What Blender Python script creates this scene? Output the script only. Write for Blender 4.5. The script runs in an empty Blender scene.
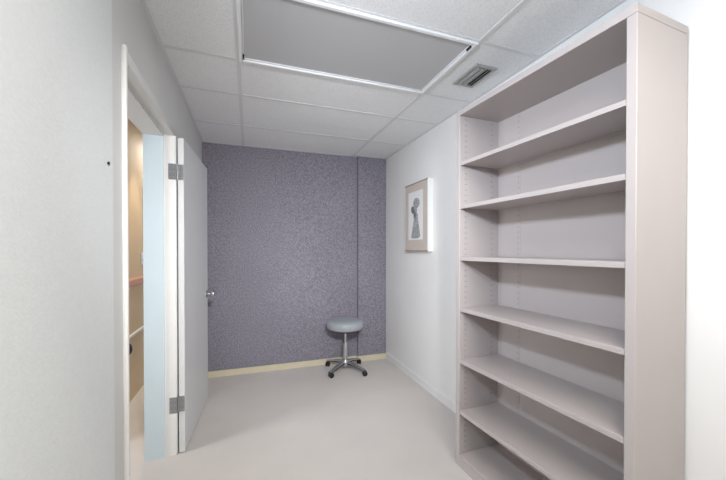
import bpy, bmesh, math, random
from mathutils import Vector, Matrix
random.seed(4)
scene = bpy.context.scene
COL = scene.collection
R = math.radians

# ------------------------------------------------------------------ camera
cam_d = bpy.data.cameras.new('camera'); cam = bpy.data.objects.new('camera', cam_d); COL.objects.link(cam)
cam_d.sensor_fit = 'HORIZONTAL'; cam_d.sensor_width = 36.0
cam_d.lens = 36.0 * 325.25 / 726.0
cam_d.shift_y = 12.64 / 726.0
cam_d.clip_start = 0.02
cam.location = (0, 0, 1.33)
cam.rotation_euler = (R(90 - 0.50), 0, R(-19.352))
scene.camera = cam

# ------------------------------------------------------------------ room dimensions
XL, XR, H = -0.453, 1.590, 2.44
YF = -3.433                      # wall behind the camera
HW = (1.35, 2.15, 0.90, 2.10)     # y0 y1 z0 z1 of the added window in the hallway's outer wall
# ------------------------------------------------------------------ world, hallway fill light, exposure
world = bpy.data.worlds.new('sky'); scene.world = world; world.use_nodes = True
bg = world.node_tree.nodes['Background']
bg.inputs[0].default_value = (0.75, 0.86, 1.0, 1); bg.inputs[1].default_value = 1.0

def area(name, loc, rot, sx, sy, power, col):
    d = bpy.data.lights.new(name, 'AREA'); d.shape = 'RECTANGLE'; d.size = sx; d.size_y = sy
    d.energy = power; d.color = col
    o = bpy.data.objects.new(name, d); COL.objects.link(o); o.location = loc; o.rotation_euler = rot
    return o
# added fill light through the doorway, set in the added hallway window, facing +X
area('hallway_window_fill', (-2.27, (HW[0]+HW[1])/2, (HW[2]+HW[3])/2), (R(90), 0, R(-80)), HW[1]-HW[0]-.06, HW[3]-HW[2]-.06, 31.0, (0.97, 0.98, 1.0))
vs = scene.view_settings
scene.display_settings.display_device = 'sRGB'
vs.view_transform = 'Standard'; vs.look = 'None'; vs.gamma = 1.0; vs.use_curve_mapping = False
vs.exposure = -0.05

# ------------------------------------------------------------------ materials
def lin(c):
    c = c / 255.0
    return c / 12.92 if c <= 0.04045 else ((c + 0.055) / 1.055) ** 2.4
def rgb(r, g, b): return (lin(r), lin(g), lin(b), 1)

def mat(name, col, rough=0.6, metal=0.0, spec=0.5, noise=None, bump=None, speck=None):
    """noise=(scale, amount, detail) soft colour variation; speck=(scale, col2, lo, hi) two colour speckle;
       bump=(scale, strength, distance)"""
    m = bpy.data.materials.new(name); m.use_nodes = True
    nt = m.node_tree; b = nt.nodes['Principled BSDF']
    b.inputs['Base Color'].default_value = col; b.inputs['Roughness'].default_value = rough
    b.inputs['Metallic'].default_value = metal; b.inputs['Specular IOR Level'].default_value = spec
    tc = nt.nodes.new('ShaderNodeTexCoord')
    src = None
    if speck:
        n = nt.nodes.new('ShaderNodeTexNoise'); n.inputs['Scale'].default_value = speck[0]; n.inputs['Detail'].default_value = 3
        nt.links.new(tc.outputs['Object'], n.inputs['Vector'])
        r = nt.nodes.new('ShaderNodeValToRGB'); r.color_ramp.elements[0].position = speck[2]; r.color_ramp.elements[1].position = speck[3]
        r.color_ramp.elements[0].color = col; r.color_ramp.elements[1].color = speck[1]
        nt.links.new(n.outputs['Fac'], r.inputs['Fac']); src = r.outputs['Color']
    if noise:
        n = nt.nodes.new('ShaderNodeTexNoise'); n.inputs['Scale'].default_value = noise[0]; n.inputs['Detail'].default_value = noise[2]
        nt.links.new(tc.outputs['Object'], n.inputs['Vector'])
        mr = nt.nodes.new('ShaderNodeMapRange'); mr.inputs['From Min'].default_value = 0.3; mr.inputs['From Max'].default_value = 0.7
        mr.inputs['To Min'].default_value = 1 - noise[1]; mr.inputs['To Max'].default_value = 1 + noise[1]
        nt.links.new(n.outputs['Fac'], mr.inputs['Value'])
        mx = nt.nodes.new('ShaderNodeMix'); mx.data_type = 'RGBA'; mx.blend_type = 'MULTIPLY'; mx.inputs['Factor'].default_value = 1
        if src: nt.links.new(src, mx.inputs['A'])
        else: mx.inputs['A'].default_value = col
        nt.links.new(mr.outputs['Result'], mx.inputs['B']); src = mx.outputs['Result']
    if src: nt.links.new(src, b.inputs['Base Color'])
    if bump:
        n = nt.nodes.new('ShaderNodeTexNoise'); n.inputs['Scale'].default_value = bump[0]; n.inputs['Detail'].default_value = 4
        nt.links.new(tc.outputs['Object'], n.inputs['Vector'])
        bp = nt.nodes.new('ShaderNodeBump'); bp.inputs['Strength'].default_value = bump[1]; bp.inputs['Distance'].default_value = bump[2]
        nt.links.new(n.outputs['Fac'], bp.inputs['Height']); nt.links.new(bp.outputs['Normal'], b.inputs['Normal'])
    return m
def emit(name, col, strength):
    m = bpy.data.materials.new(name); m.use_nodes = True; b = m.node_tree.nodes['Principled BSDF']
    b.inputs['Base Color'].default_value = col; b.inputs['Emission Color'].default_value = col
    b.inputs['Emission Strength'].default_value = strength
    return m

M = {}
M['wall_white'] = mat('white wall paint', rgb(232, 231, 229), 0.75, noise=(3, .015, 3), bump=(180, .12, .002))
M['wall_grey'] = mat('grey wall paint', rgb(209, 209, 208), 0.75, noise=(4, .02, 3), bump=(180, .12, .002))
M['paper'] = mat('pale woven wallpaper', rgb(220, 224, 225), 0.8, noise=(70, .02, 5), bump=(120, .35, .003))
M['purple'] = mat('mauve textile wallcovering', rgb(118, 114, 124), 0.95, spec=0.2, speck=(80, rgb(149, 145, 156), .34, .66),
                  noise=(1.6, .05, 3), bump=(70, .4, .003))
M['carpet'] = mat('beige carpet', rgb(214, 208, 203), 1.0, spec=0.05, noise=(2.3, .035, 6), bump=(260, .5, .004))
M['tile'] = mat('white fissured ceiling tile', rgb(241, 242, 242), 0.9, spec=0.2, speck=(150, rgb(229, 230, 231), .50, .62), bump=(110, .4, .003))
M['grid'] = mat('white enamel grid steel', rgb(222, 223, 224), 0.45)
M['slab'] = mat('grey plenum', rgb(140, 140, 140), 0.9)
M['diffuser'] = mat('grey acrylic diffuser', rgb(190, 190, 191), 0.5, noise=(2, .01, 2))
M['white_metal'] = mat('white enamel metal', rgb(238, 239, 240), 0.35)
M['dark'] = mat('black plastic', rgb(26, 26, 28), 0.45, noise=(40, .1, 2))
M['void'] = mat('dark duct', rgb(22, 22, 22), 0.9, noise=(40, .1, 2))
M['vent'] = mat('grey louvre metal', rgb(168, 168, 166), 0.45, metal=0.2, noise=(60, .05, 2))
M['trim'] = mat('white trim enamel', rgb(240, 240, 238), 0.35, noise=(8, .01, 2))
M['jamb'] = mat('frame enamel with cool light tint', rgb(206, 220, 227), 0.4, noise=(8, .01, 2))  # cool tint of the light on the frame is put into this colour
M['head'] = mat('door white satin paint', rgb(220, 221, 222), 0.35, noise=(6, .01, 2))
M['steel'] = mat('brushed hinge steel', rgb(170, 172, 176), 0.35, metal=0.8, noise=(90, .06, 3))
M['chrome'] = mat('polished metal', rgb(205, 206, 208), 0.16, metal=1.0, noise=(30, .02, 2))
M['alu'] = mat('satin aluminium', rgb(200, 201, 203), 0.3, metal=0.9, noise=(50, .03, 2))
M['base_wood'] = mat('cream wood baseboard', rgb(212, 202, 176), 0.5, noise=(14, .05, 4))
M['case'] = mat('beige grey shelf enamel', rgb(182, 174, 172), 0.38, noise=(5, .01, 2))
M['slot'] = mat('slot shadow enamel', rgb(160, 152, 149), 0.6, noise=(30, .05, 2))
M['seat'] = mat('pale grey vinyl', rgb(158, 163, 168), 0.45, noise=(14, .03, 3), bump=(140, .1, .001))
M['hall'] = mat('tan hall wall paint', rgb(222, 200, 168), 0.7, noise=(3, .02, 3), bump=(150, .1, .002))
M['terracotta'] = mat('terracotta chair rail paint', rgb(206, 150, 122), 0.5, noise=(14, .04, 3))
M['mat_pink'] = mat('dusty pink mat board', rgb(198, 185, 176), 0.85, noise=(25, .02, 3))
M['print'] = mat('off white art paper', rgb(226, 226, 224), 0.8, noise=(50, .015, 3))
M['ink'] = mat('charcoal ink', rgb(128, 130, 131), 0.85, speck=(90, rgb(178, 180, 180), .35, .65))
M['ink_dark'] = mat('dark charcoal ink', rgb(88, 91, 92), 0.85, speck=(90, rgb(132, 134, 135), .35, .65))
M['frame_dark'] = mat('grey brown frame edge', rgb(140, 130, 124), 0.5, noise=(30, .05, 3))
M['bulb'] = emit('lit lamp lens', (1.0, .93, .84, 1), 2.0)
pane = bpy.data.materials.new('window glass'); pane.use_nodes = True
nt = pane.node_tree; nt.nodes.clear()
o_ = nt.nodes.new('ShaderNodeOutputMaterial'); mx_ = nt.nodes.new('ShaderNodeMixShader'); t_ = nt.nodes.new('ShaderNodeBsdfTransparent')
g_ = nt.nodes.new('ShaderNodeBsdfGlossy'); g_.inputs['Roughness'].default_value = 0.02; mx_.inputs[0].default_value = 0.06
nt.links.new(t_.outputs[0], mx_.inputs[1]); nt.links.new(g_.outputs[0], mx_.inputs[2]); nt.links.new(mx_.outputs[0], o_.inputs[0])
M['glass'] = pane

# ------------------------------------------------------------------ mesh helpers
class MB:
    def __init__(s): s.bm = bmesh.new()
    def box(s, x0, x1, y0, y1, z0, z1, bev=0, seg=2, mtx=None):
        r = bmesh.ops.create_cube(s.bm, size=1.0); vs_ = r['verts']
        for v in vs_:
            v.co = Vector(((x0+x1)/2 + v.co.x*(x1-x0), (y0+y1)/2 + v.co.y*(y1-y0), (z0+z1)/2 + v.co.z*(z1-z0)))
        if bev:
            es = list({e for v in vs_ for e in v.link_edges})
            g = bmesh.ops.bevel(s.bm, geom=es, offset=bev, segments=seg, affect='EDGES', profile=0.5)
            vs_ = list({v for f in g['faces'] for v in f.verts} | {v for v in vs_ if v.is_valid})
        if mtx is not None:
            bmesh.ops.transform(s.bm, matrix=mtx, verts=[v for v in vs_ if v.is_valid])
        return s
    def prism(s, pts, axis, a, b):
        """polygon pts (2D) extruded along axis from a to b"""
        def P(p, t):
            return {'x': (t, p[0], p[1]), 'y': (p[0], t, p[1]), 'z': (p[0], p[1], t)}[axis]
        v0 = [s.bm.verts.new(P(p, a)) for p in pts]; v1 = [s.bm.verts.new(P(p, b)) for p in pts]
        n = len(pts)
        s.bm.faces.new(v0); s.bm.faces.new(v1[::-1])
        for i in range(n): s.bm.faces.new((v0[i], v1[i], v1[(i+1) % n], v0[(i+1) % n]))
        return s
    def lathe(s, prof, seg=32, mtx=Matrix()):
        """profile [(r, z)...] about z"""
        rings = []
        for r, z in prof:
            if r < 1e-6: rings.append([s.bm.verts.new(mtx @ Vector((0, 0, z)))])
            else: rings.append([s.bm.verts.new(mtx @ Vector((r*math.cos(2*math.pi*i/seg), r*math.sin(2*math.pi*i/seg), z))) for i in range(seg)])
        for A, B in zip(rings, rings[1:]):
            for i in range(seg):
                j = (i+1) % seg
                if len(A) == 1 and len(B) == 1: break
                if len(A) == 1: s.bm.faces.new((A[0], B[j], B[i]))
                elif len(B) == 1: s.bm.faces.new((A[i], A[j], B[0]))
                else: s.bm.faces.new((A[i], A[j], B[j], B[i]))
        if len(rings[0]) > 1: s.bm.faces.new(rings[0][::-1])
        if len(rings[-1]) > 1: s.bm.faces.new(rings[-1])
        return s
    def loft(s, sections):
        """list of rings (each a list of points, same count), capped"""
        rr = [[s.bm.verts.new(p) for p in sec] for sec in sections]
        n = len(rr[0])
        for A, B in zip(rr, rr[1:]):
            for i in range(n): s.bm.faces.new((A[i], A[(i+1) % n], B[(i+1) % n], B[i]))
        s.bm.faces.new(rr[0][::-1]); s.bm.faces.new(rr[-1])
        return s
    def build(s, name, m, parent=None, smooth=False):
        bmesh.ops.recalc_face_normals(s.bm, faces=s.bm.faces)
        me = bpy.data.meshes.new(name); s.bm.to_mesh(me); s.bm.free()
        if smooth:
            for p in me.polygons: p.use_smooth = True
            me.set_sharp_from_angle(angle=R(40))
        me.materials.append(M[m])
        o = bpy.data.objects.new(name, me); COL.objects.link(o)
        if parent: o.parent = parent
        return o
def tag(o, label, cat=None, group=None, kind=None):
    o['label'] = label
    if cat: o['category'] = cat
    if group: o['group'] = group
    if kind: o['kind'] = kind
    return o
def empty(name, loc=(0, 0, 0), rz=0):
    o = bpy.data.objects.new(name, None); COL.objects.link(o); o.location = loc; o.rotation_euler = (0, 0, rz)
    o.empty_display_size = 0.1
    return o

# ------------------------------------------------------------------ the setting
DY0, DY1, DZ = 1.490, 2.380, 2.062       # door opening in the left wall
WT = 0.158                                # its thickness
HX = -0.98                                # hallway wall face
tag(MB().box(-2.4, XR+0.15, YF-0.2, 6.2, -0.12, 0).build('floor', 'carpet'),
    'pale beige carpeted floor running out through the doorway', 'floor', kind='structure')

# left wall with door opening
wl = MB()
wl.box(XL-WT, XL, YF, DY0-0.02, 0, H+0.06).box(XL-WT, XL, DY1+0.02, 3.78, 0, H+0.06).box(XL-WT, XL, DY0-0.02, DY1+0.02, DZ+0.02, H+0.06)
wl = wl.build('wall_left', 'wall_grey')
tag(wl, 'light grey painted wall pierced by the open doorway', 'wall', kind='structure')
MB().box(XL, XL+0.0015, YF, 1.378, 0, H).build('wallpaper_panel', 'paper', wl)

tag(MB().box(XR, XR+0.15, YF, 3.85, 0, H+0.06).build('wall_right', 'wall_white'),
    'smooth white wall behind the bookcase and the framed picture', 'wall', kind='structure')

# back wall with shallow chase on its right end
CX, CYm, CYf = 1.225, 3.703, 3.668
wb = MB().prism([(XL, 3.716), (CX, CYm), (CX+0.004, CYf), (XR, CYf+0.003), (XR, 3.86), (XL, 3.86)], 'z', 0, H+0.06)
tag(wb.build('wall_back', 'purple'), 'mauve grey textile covered end wall with a shallow boxed corner', 'wall', kind='structure')
bb = 0.012
tag(MB().prism([(XL, 3.716), (CX, CYm), (CX+0.004, CYf), (XR, CYf+0.003), (XR, CYf+0.003-bb), (CX-0.008, CYf-bb), (CX-0.012, CYm-bb), (XL, 3.716-bb)], 'z', 0, 0.062)
    .build('baseboard_back', 'base_wood'), 'cream wooden baseboard under the mauve wall', 'baseboard', kind='structure')
tag(MB().prism([(XR, 0), (XR-0.010, 0), (XR-0.010, 0.072), (XR-0.006, 0.080), (XR, 0.080)], 'y', YF, CYf-bb)
    .build('baseboard_right', 'wall_white'), 'low white baseboard along the white wall', 'baseboard', kind='structure')
tag(MB().prism([(XL, 0), (XL+0.010, 0), (XL+0.010, 0.072), (XL+0.006, 0.080), (XL, 0.080)], 'y', DY1+0.07, 3.70)
    .build('baseboard_left', 'wall_white'), 'low white baseboard behind the open door', 'baseboard', kind='structure')

tag(MB().box(XL-WT, XR+0.15, YF-0.15, YF, 0, H+0.06).build('wall_front', 'wall_white'), 'plain white wall facing the mauve wall', 'wall', kind='structure')

# ------------------------------------------------------------------ suspended ceiling
ce = MB().box(-2.4, XR+0.15, YF-0.2, 6.2, H+0.06, H+0.16).build('ceiling', 'slab')
tag(ce, 'suspended ceiling of white speckled tiles in a white metal grid', 'ceiling', kind='structure')
GX = [XL, -0.053, 1.166, XR]
GY = [YF, -2.824, -2.214, -1.605, -0.995, -0.386, 0.224, 0.833, 1.443, 2.044, 2.500, 3.118, 3.716]
FIX = ((1, 8), (1, 5))                     # grid cells that hold light fixtures
tb = 0.012
for i in range(3):
    for j in range(len(GY)-1):
        if (i, j) in FIX: continue
        ax, bx_ = GX[i]+(0 if i == 0 else 0.004), GX[i+1]-(0 if i == 2 else 0.004)
        ay, by_ = GY[j]+0.004, GY[j+1]-0.004
        if by_ > 3.66 and i == 2: by_ = CYf
        o = MB().box(ax, bx_, ay, by_, H+0.002, H+0.018, bev=0.002, seg=1).build('ceiling_tile', 'tile', ce)
for gx in GX[1:-1]:
    MB().box(gx-tb, gx+tb, YF, 3.70 if gx < 1.2 else CYf, H-0.0015, H+0.0015).box(gx-.001, gx+.001, YF, 3.66, H+.0015, H+.05).build('grid_bar', 'grid', ce)
for gy in GY[1:-1]:
    for a, b in ((GX[0]+.02, GX[1]-tb), (GX[1]+tb, GX[2]-tb), (GX[2]+tb, GX[3]-.02)):
        MB().box(a, b, gy-tb, gy+tb, H-0.001, H+0.0015).box(a, b, gy-.001, gy+.001, H+.0015, H+.05).build('grid_bar', 'grid', ce)
for a, b in ((XL, XL+.02), (XR-.02, XR)):
    MB().box(a, b, YF, 3.66, H-0.0015, H+0.0015).build('wall_angle', 'grid', ce)
MB().prism([(XL, 3.716), (CX, CYm), (CX, CYm-.02), (XL, 3.696)], 'z', H-.0015, H+.0015).build('wall_angle', 'grid', ce)
MB().prism([(CX, CYf), (XR, CYf), (XR, CYf-.02), (CX, CYf-.02)], 'z', H-.0015, H+.0015).build('wall_angle', 'grid', ce)

# ------------------------------------------------------------------ hallway beyond the door
hw = MB().box(HX-0.12, HX, 2.55, 6.0, 0, H+0.06).build('wall_hallway', 'hall')
tag(hw, 'tan painted hallway wall seen through the doorway', 'wall', kind='structure')
hb = MB().box(-2.3, XL-WT, 5.9, 6.05, 0, H+.06).box(-2.4, -2.25, YF, HW[0], 0, H+.06).box(-2.4, -2.25, HW[1], 6.05, 0, H+.06).box(-2.4, -2.25, HW[0], HW[1], 0, HW[2]).box(-2.4, -2.25, HW[0], HW[1], HW[3], H+.06).box(-2.3, XL-WT, YF-.15, YF, 0, H+.06).build('wall_hallway_end', 'hall')
tag(hb, 'tan hallway end walls out of sight beyond the doorway', 'wall', kind='structure')
tag(MB().prism([(HX, 1.005), (HX+.014, 1.005), (HX+.018, 1.02), (HX+.018, 1.06), (HX+.010, 1.075), (HX, 1.075)], 'y', 2.55, 5.9).build('trim_2', 'terracotta'),
    'terracotta painted chair rail on the tan hallway wall', 'trim', kind='structure')
wn = empty('fill_window_1', (-2.34, (HW[0]+HW[1])/2, HW[2])); tag(wn, 'white framed window added in the hallway to light the doorway', 'window', kind='structure')  # added window, out of view, as a source for the doorway fill
w2, hh = (HW[1]-HW[0])/2, HW[3]-HW[2]
fr = MB()
fr.box(-.03, .03, -w2, -w2+.035, 0, hh).box(-.03, .03, w2-.035, w2, 0, hh).box(-.03, .03, -w2+.035, w2-.035, 0, .035).box(-.03, .03, -w2+.035, w2-.035, hh-.035, hh)
fr.build('window_frame', 'trim', wn)
MB().box(-.003, .003, -w2+.035, w2-.035, .035, hh-.035).build('window_pane', 'glass', wn)
pm = empty('trim_3', (HX, 2.93, .562)); tag(pm, 'thin white panel moulding framing the tan hallway wall', 'trim', kind='structure')
MB().box(0, .014, -.5, .845, 0, .024, bev=.004).build('rail', 'trim', pm)
MB().box(0, .014, .821, .845, .024, .438, bev=.004).build('stile', 'trim', pm)
MB().box(0, .014, .821, .845, .518, 1.42, bev=.004).build('stile', 'trim', pm)
sw = empty('light_switch', (HX, 3.69, 1.245)); tag(sw, 'small white light switch plate on the tan hallway wall', 'light switch')
MB().box(0, .006, -.035, .035, -.058, .058, bev=.002).build('plate', 'white_metal', sw)
MB().box(.006, .014, -.006, .006, -.012, .012, bev=.002).build('toggle', 'white_metal', sw)
# recessed downlight close to the hallway wall
dl = empty('recessed_downlight', (HX+.20, 3.47, H+.06)); tag(dl, 'round recessed downlight in the hallway ceiling', 'downlight')
MB().lathe([(.085, 0), (.085, -.006), (.066, -.010), (.062, -.002), (.062, 0)], 32).build('trim_ring', 'white_metal', dl, True)
MB().lathe([(.06, -.001), (.06, -.004), (0, -.004)], 32).build('lens', 'bulb', dl)
sp = bpy.data.lights.new('downlight_beam', 'SPOT'); sp.energy = 30; sp.color = (1, .84, .64); sp.spot_size = R(48); sp.spot_blend = .5; sp.shadow_soft_size = .03
spo = bpy.data.objects.new('downlight_beam', sp); COL.objects.link(spo); spo.location = (HX+.20, 3.47, H+.045)
# added fill panel in the hallway ceiling, brightens the tan wall
def hall_fill_panel(x, y, lx, ly, power, label):
    hl = empty('hallway_fill_light', (x, y, H+.06)); tag(hl, label, 'ceiling light')
    MB().box(-lx/2-.03, lx/2+.03, -ly/2-.03, ly/2+.03, -.030, 0, bev=.004).build('housing', 'white_metal', hl)
    MB().box(-lx/2, lx/2, -ly/2, ly/2, -.034, -.030).build('lens', 'bulb', hl)
    area('hallway_fill_lamp', (x, y, H+.02), (0, 0, 0), lx-.04, ly-.04, power, (.88, .95, 1.0) if x < -1.5 else (1, .93, .84))
hall_fill_panel(-.80, 4.3, .20, .50, 19, 'small lit ceiling panel added to brighten the hallway wall')

# ------------------------------------------------------------------ door frame and door
df = empty('trim_1', (XL, DY0, 0)); tag(df, 'white enamel door frame of the open doorway', 'door frame', kind='structure')
OW = DY1 - DY0
cp = 0.016                                  # casing stands proud of the wall
def jamb(y, s, m):
    # s=+1: near jamb, -1: far jamb looking back to -y
    a0, a1 = sorted((y, y - s*0.02))
    return MB().box(-WT-.010, 0.004, a0, a1, 0, DZ+.02).build('jamb', m, df)
jamb(0, 1, 'trim'); jamb(OW, -1, 'trim')
MB().box(-WT-.010, .004, 0, OW, DZ, DZ+.02).build('head_jamb', 'wall_grey', df)  # head jamb, stop and casing: grey puts their weak light into the colour
MB().box(-WT-.010, -.056, 0, .012, 0, DZ).build('door_stop', 'jamb', df)
MB().box(-WT-.010, -.056, OW-.012, OW, 0, DZ).build('door_stop', 'jamb', df)
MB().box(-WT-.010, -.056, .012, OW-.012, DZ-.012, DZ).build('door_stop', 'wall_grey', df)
cw = 0.045
MB().box(.0, cp, -.022, -.003, 0, DZ+.048, bev=.004, seg=3).build('casing', 'trim', df, True)
MB().box(.0, cp-.004, OW+.006, OW+.006+cw, 0, DZ+.004, bev=.004, seg=3).build('casing', 'trim', df, True)
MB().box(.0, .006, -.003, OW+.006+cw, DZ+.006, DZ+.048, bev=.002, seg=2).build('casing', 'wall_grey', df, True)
st = MB().lathe([(.0, -.011), (.010, -.011), (.014, -.006), (.014, .006), (.010, .011), (0, .011)], 20, Matrix.Translation((.006, .010, .940)) @ Matrix.Scale(1.7, 4, (0, 0, 1)) @ Matrix.Rotation(R(90), 4, 'X'))
st.build('strike_plate', 'dark', df, True)

DL, DT, DH = 0.826, 0.036, 2.055            # leaf
ang = math.atan2(0.048, 0.826)
door = empty('door_1', (-0.397, 2.386, 0.008), -ang)   # origin: hinge edge, room side face; leaf runs along +y, thickness to -x
tag(door, 'white flush door swung open flat against the grey wall', 'door', kind='structure')
leaf = MB().box(-DT, 0, 0, DL, 0, DH-.008, bev=.0015, seg=1).build('door_leaf', 'head', door)
def knob(sx):
    k = MB().lathe([(.0, 0), (.032, 0), (.032, .004), (.026, .009), (.012, .011), (.011, .034), (.018, .040), (.027, .048), (.029, .057), (.026, .066), (.017, .071), (0, .072)], 28,
                   Matrix.Translation((0 if sx > 0 else -DT, DL-.062, .935)) @ Matrix.Rotation(R(90*sx), 4, 'Y'))
    return k.build('door_knob', 'chrome', leaf, True)
knob(1)
MB().box(-DT*.5-.012, -DT*.5+.012, DL-.0005, DL+.0012, .905, .965).build('latch_plate', 'steel', leaf)
for hz in (1.832, .326):
    hg = empty('hinge', (0, 0, hz-.008)); hg.parent = door
    MB().box(-DT+.004, -.001, -.0025, .0, -.05, .05).build('hinge_leaf', 'steel', hg)
    MB().box(-.086, -DT-.006, -.0150, -.0100, -.05, .05).build('hinge_leaf', 'steel', hg)
    for q in range(5):
        MB().lathe([(0, -.0098), (.0055, -.0098), (.0062, -.009), (.0062, .009), (.0055, .0098), (0, .0098)], 14,
                   Matrix.Translation((-DT-.001, -.006, -.04+q*.02))).build('hinge_knuckle', 'steel', hg, True)
    for cx_ in (-.026, -.010, -.076, -.056):
        for cz in (-.034, 0, .034):
            MB().lathe([(0, 0), (.0035, 0), (.003, .0012), (0, .0014)], 10, Matrix.Translation((cx_, -.0025 if cx_ > -DT else -.0150, cz)) @ Matrix.Rotation(R(90), 4, 'X')).build('screw', 'alu', hg, True)

tag(MB().lathe([(0, 0), (.0035, 0), (.0035, .003), (.006, .003), (.006, .005), (0, .006)], 14, Matrix.Translation((XL+.0015, 1.332, 1.624)) @ Matrix.Rotation(R(90), 4, 'Y')).build('nail', 'dark', None, True),
    'tiny dark nail left in the pale wallpaper', 'nail')

# ------------------------------------------------------------------ ceiling light fixtures
def troffer(cell, lens, label):
    fx0, fx1, fy0, fy1 = GX[cell[0]], GX[cell[0]+1], GY[cell[1]], GY[cell[1]+1]
    lf = empty('ceiling_light', ((fx0+fx1)/2, (fy0+fy1)/2, H)); tag(lf, label, 'ceiling light')
    a, b = (fx1-fx0)/2-.002, (fy1-fy0)/2-.002
    fw = 0.020
    fm = MB()
    for q in ((-a, -a+fw, -b, b), (a-fw, a, -b, b), (-a+fw, a-fw, -b, -b+fw), (-a+fw, a-fw, b-fw, b)):
        fm.box(*q, -.012, .03, bev=.003)
    fm.build('frame', 'white_metal', lf)
    fm = MB(); c = fw+.001
    for q in ((-a+c, -a+c+.009, -b+c, b-c), (a-c-.009, a-c, -b+c, b-c), (-a+c+.009, a-c-.009, -b+c, -b+c+.009), (-a+c+.009, a-c-.009, b-c-.009, b-c)):
        fm.box(*q, -.004, .02, bev=.002)
    fm.build('lens_door', 'grid', lf)
    MB().box(-a+c+.009, a-c-.009, -b+c+.009, b-c-.009, .002, .008).build('diffuser', lens, lf)
    MB().box(-a, a, -b, b, .03, .058).build('housing', 'white_metal', lf)
    for lx, ly in ((a-fw-.006, -b+fw+.03), (-a+fw+.006, b-fw-.035)):
        MB().box(lx-.004, lx+.004, ly-.018, ly+.018, -.0145, -.003, bev=.001).build('latch', 'dark', lf)
    return lf
troffer(FIX[0], 'diffuser', 'rectangular unlit ceiling light with flat grey diffuser')
t2 = troffer(FIX[1], 'bulb', 'unseen lit ceiling light added to brighten the room')
area('troffer_fill_lamp', (t2.location.x, t2.location.y, H-.014), (0, 0, 0), 1.1, .5, 35, (1, .965, .915))  # added fixture and lamp, out of view, to brighten the room
# two small spotlights added as fill, out of view: one hanging from the grid, one on the left wall opposite the bookcase
def fill_spot_head(parent, at, tilt, yaw, power, col, spread):
    hm = Matrix.Translation(at) @ Matrix.Rotation(R(yaw), 4, 'Z') @ Matrix.Rotation(R(tilt), 4, 'X') @ Matrix.Scale(.55, 4)
    MB().lathe([(0, .10), (.07, .10), (.10, .06), (.15, .03), (.16, .006), (.15, .006), (.10, .02), (0, .02)], 32, hm).build('lamp_head', 'white_metal', parent, True)
    MB().lathe([(0, .018), (.10, .018), (.148, .006), (0, .006)], 32, hm).build('lens', 'bulb', parent, True)
    so = area('fill_spot_lamp', hm @ Vector((0, 0, .002)) + parent.location, (R(tilt), 0, R(yaw)), .13, .13, power, col); so.data.spread = R(spread)
spl = empty('ceiling_fill_spot', (.25, -.25, H-.0015)); tag(spl, 'white spotlight added as fill, hanging from the ceiling grid on a stem', 'spotlight')  # added fill lamp aimed at the far end of the room
MB().lathe([(0, 0), (.05, 0), (.05, -.02), (.012, -.026), (.010, -.40), (0, -.40)], 24).build('stem', 'white_metal', spl, True)
fill_spot_head(spl, (0, 0, -.45), 76, -3, 11, (.97, .98, 1), 62)
spl = empty('wall_fill_spot', (XL+.0015, .35, 2.05)); tag(spl, 'white swivel spotlight added as fill, fixed to the pale wallpaper', 'spotlight')  # added fill lamp, unseen, lights the bookcase from the front
MB().box(0, .02, -.05, .05, -.05, .05, bev=.006).box(.02, .09, -.008, .008, -.008, .008).build('bracket', 'white_metal', spl, True)
fill_spot_head(spl, (.13, .02, 0), 80, -54, 13.5, (.76, .86, 1), 112)

# ------------------------------------------------------------------ air vent
vt = empty('ceiling_vent', (1.362, 1.735, H+.002)); tag(vt, 'small grey metal air vent with long louvres in the ceiling', 'vent')
va, vb = .078, .122
vm = MB()
for q in ((-va, -va+.02, -vb, vb), (va-.02, va, -vb, vb), (-va+.02, va-.02, -vb, -vb+.022), (-va+.02, va-.02, vb-.022, vb)):
    vm.box(*q, -.010, 0, bev=.003)
vm.build('frame', 'vent', vt)
MB().box(-va+.02, va-.02, -vb+.022, vb-.022, -.0015, 0).build('backing', 'void', vt)
for xx, an in ((-.043, 35), (-.016, 35), (.008, -10), (.034, -35)):
    MB().box(-.011, .011, -vb+.022, vb-.022, -.0007, .0007, mtx=Matrix.Translation((xx, 0, -.0095)) @ Matrix.Rotation(R(an), 4, 'Y')).build('louvre', 'vent', vt)

# ------------------------------------------------------------------ bookcase
BD, BW, BH = 0.315, 0.965, 2.18
bc = empty('bookcase', (1.212, 1.711, 0), R(2.935)); tag(bc, 'tall empty beige metal bookcase standing against the white wall', 'bookcase')
sd = 0.034
MB().box(0, BD, -sd, 0, 0, BH-.032, bev=.0025).build('side_panel', 'case', bc)
MB().box(0, BD, -BW, -BW+sd, 0, BH-.032, bev=.0025).build('side_panel', 'case', bc)
MB().box(0, BD, -BW, 0, BH-.0315, BH, bev=.0025).build('top_panel', 'case', bc)
MB().box(BD-.010, BD-.002, -BW+sd, -sd, .0, BH-.032).build('back_panel', 'case', bc)
for yy in (-.195, -BW+.195):
    bs = MB().box(BD-.0125, BD-.0095, yy-.013, yy+.013, .07, BH-.04, bev=.001, seg=1).build('back_strip', 'case', bc)
    sl = MB()
    for k in range(62): sl.box(BD-.0132, BD-.0120, yy-.004, yy+.004, .11+k*.033, .11+k*.033+.010)
    sl = sl.build('slots', 'slot', bs); sl['kind'] = 'stuff'
for fy, s in ((-sd, -1), (-BW+sd, 1)):
    for xx in (.045, .25):
        sl = MB()
        y0_, y1_ = sorted((fy-.0002*s, fy+.0012*s))
        for k in range(62): sl.box(xx-.008, xx+.008, y0_, y1_, .11+k*.033, .11+k*.033+.006)
        sl = sl.build('shelf_slots', 'slot', bc); sl['kind'] = 'stuff'
th = 0.022
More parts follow.
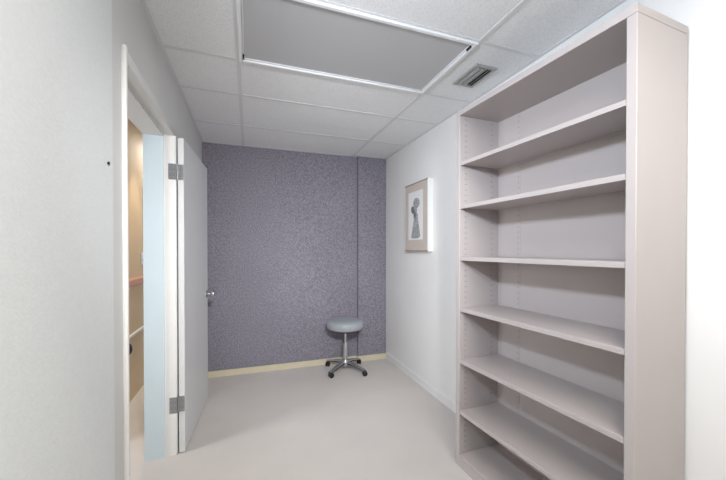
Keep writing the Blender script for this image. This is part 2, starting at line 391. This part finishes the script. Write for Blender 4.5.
for z in (1.842, 1.579, 1.265, .954, .636, .323):
    s = MB()
    s.box(.003, BD-.013, -BW+sd+.001, -sd-.001, z+.006, z+th, bev=.0015, seg=1)
    s.box(.003, .015, -BW+sd+.001, -sd-.001, z, z+.007).box(BD-.022, BD-.013, -BW+sd+.001, -sd-.001, z, z+.007)
    s.build('shelf', 'case', bc)
MB().box(.003, BD-.010, -BW+sd, -sd, .055, .075, bev=.0015, seg=1).build('bottom_shelf', 'case', bc)
MB().box(.000, .012, -BW+sd, -sd, 0, .055).build('kick_plate', 'case', bc)

# ------------------------------------------------------------------ framed picture
PW, PH, PD = .46, .672, .05
pc = empty('framed_picture', (XR, 2.60, 1.314)); tag(pc, 'white framed picture with dusty pink mat on the white wall', 'picture')
# local: x into room is negative, y 0..PW (0 = end toward the bookcase), z 0..PH
pf = MB()
pf.box(-PD, 0, 0, .010, 0, PH).box(-PD, 0, PW-.010, PW, 0, PH).box(-PD, 0, .010, PW-.010, 0, .010).box(-PD, 0, .010, PW-.010, PH-.010, PH)
pf.build('frame', 'trim', pc)
MB().box(-PD-.002, -PD, 0, PW, PH-.011, PH).build('frame_edge', 'frame_dark', pc)
MB().box(-PD-.002, -PD, 0, PW, 0, .011).build('frame_edge', 'frame_dark', pc)
mt = MB().box(-PD, -.03, .010, PW-.010, .010, PH-.010).build('mat_board', 'mat_pink', pc)
def UV(u, v): return ((1-u)*PW, (1-v)*PH)
pr0 = MB().prism([UV(.17, .125), UV(.80, .125), UV(.80, .83), UV(.17, .83)], 'x', -PD-.0012, -PD).build('print', 'print', pc)
def ell(u, v, ru, rv, n=22, rot=0):
    r = []
    for i in range(n):
        t = 2*math.pi*i/n; du, dv = ru*math.cos(t), rv*math.sin(t)
        r.append(UV(u+du*math.cos(rot)-dv*math.sin(rot), v+du*math.sin(rot)+dv*math.cos(rot)))
    return r
MB().prism(ell(.53, .30, .14, .075), 'x', -PD-.0018, -PD-.0011).build('drawn_head', 'ink', pr0)
MB().prism(ell(.38, .39, .085, .055, rot=.25), 'x', -PD-.0021, -PD-.0011).build('drawn_hair', 'ink_dark', pr0)
MB().prism([UV(*p) for p in ((.46, .37), (.56, .38), (.55, .44), (.60, .47), (.60, .54), (.70, .78), (.62, .81), (.36, .81), (.30, .79), (.42, .54), (.40, .47), (.45, .44))], 'x', -PD-.0015, -PD-.0011).build('drawn_dress', 'ink', pr0)
MB().prism([UV(*p) for p in ((.40, .43), (.47, .41), (.52, .46), (.50, .51), (.42, .50))], 'x', -PD-.0020, -PD-.0011).build('drawn_bodice', 'ink_dark', pr0)

# ------------------------------------------------------------------ rolling stool
stl = empty('rolling_stool', (.998, 3.430, 0)); tag(stl, 'round pale grey rolling stool on a four leg metal base', 'stool')
SR = .205
MB().lathe([(0, .462), (.162, .462), (.186, .468), (.200, .483), (SR, .506), (SR, .528), (.198, .547), (.180, .560), (.14, .568), (.07, .571), (0, .571)], 48).build('seat_cushion', 'seat', stl, True)
MB().lathe([(0, .440), (.10, .440), (.165, .452), (.180, .4615), (0, .4615)], 40).build('seat_plate', 'dark', stl, True)
MB().lathe([(0, .30), (.0135, .30), (.0135, .442), (0, .442)], 20).build('gas_rod', 'chrome', stl, True)
MB().lathe([(0, .075), (.022, .075), (.025, .10), (.025, .30), (.022, .312), (0, .312)], 24).build('column', 'alu', stl, True)
MB().lathe([(0, .04), (.014, .04), (.016, .06), (.042, .068), (.045, .075), (.045, .112), (.036, .124), (0, .124)], 28).build('hub', 'alu', stl, True)
LEGS = (35, 125, 215, 305)
def leg_mb(cap=False):
    secs = []
    for t in [i/8 for i in range(9)]:
        x = .035 + t*.225
        zt = .112 - .045*t**1.4
        hw_ = .021 - .006*t
        hgt = .030 - .012*t
        if cap:
            zt += .0015; hgt = .017 - .005*t; hw_ *= 1.04
        secs.append([(x, -hw_, zt-hgt), (x, hw_, zt-hgt), (x, hw_, zt-.005), (x, hw_*.6, zt), (x, -hw_*.6, zt), (x, -hw_, zt-.005)])
    return MB().loft(secs)
for i, an in enumerate(LEGS):
    lg = leg_mb().build('leg', 'dark', stl, True); lg.rotation_euler = (0, 0, R(an))
    ur = leg_mb(True).build('leg_cap', 'alu', lg, True)
    cs = MB()
    sv = R((20, 110, 160, 45)[i])
    mt_ = Matrix.Translation((.250, 0, 0)) @ Matrix.Rotation(sv, 4, 'Z')
    cs.lathe([(0, .045), (.007, .045), (.007, .062), (0, .062)], 12, Matrix.Translation((.250, 0, 0)))
    cs.box(-.010, .020, -.006, .006, .018, .052, bev=.003, mtx=mt_)
    for s in (-1, 1):
        cs.lathe([(0, -.007), (.022, -.007), (.026, -.004), (.026, .004), (.022, .007), (0, .007)], 24,
                 mt_ @ Matrix.Translation((.012, s*.014, .026)) @ Matrix.Rotation(R(90), 4, 'X'))
    cs.build('caster', 'dark', lg, True)
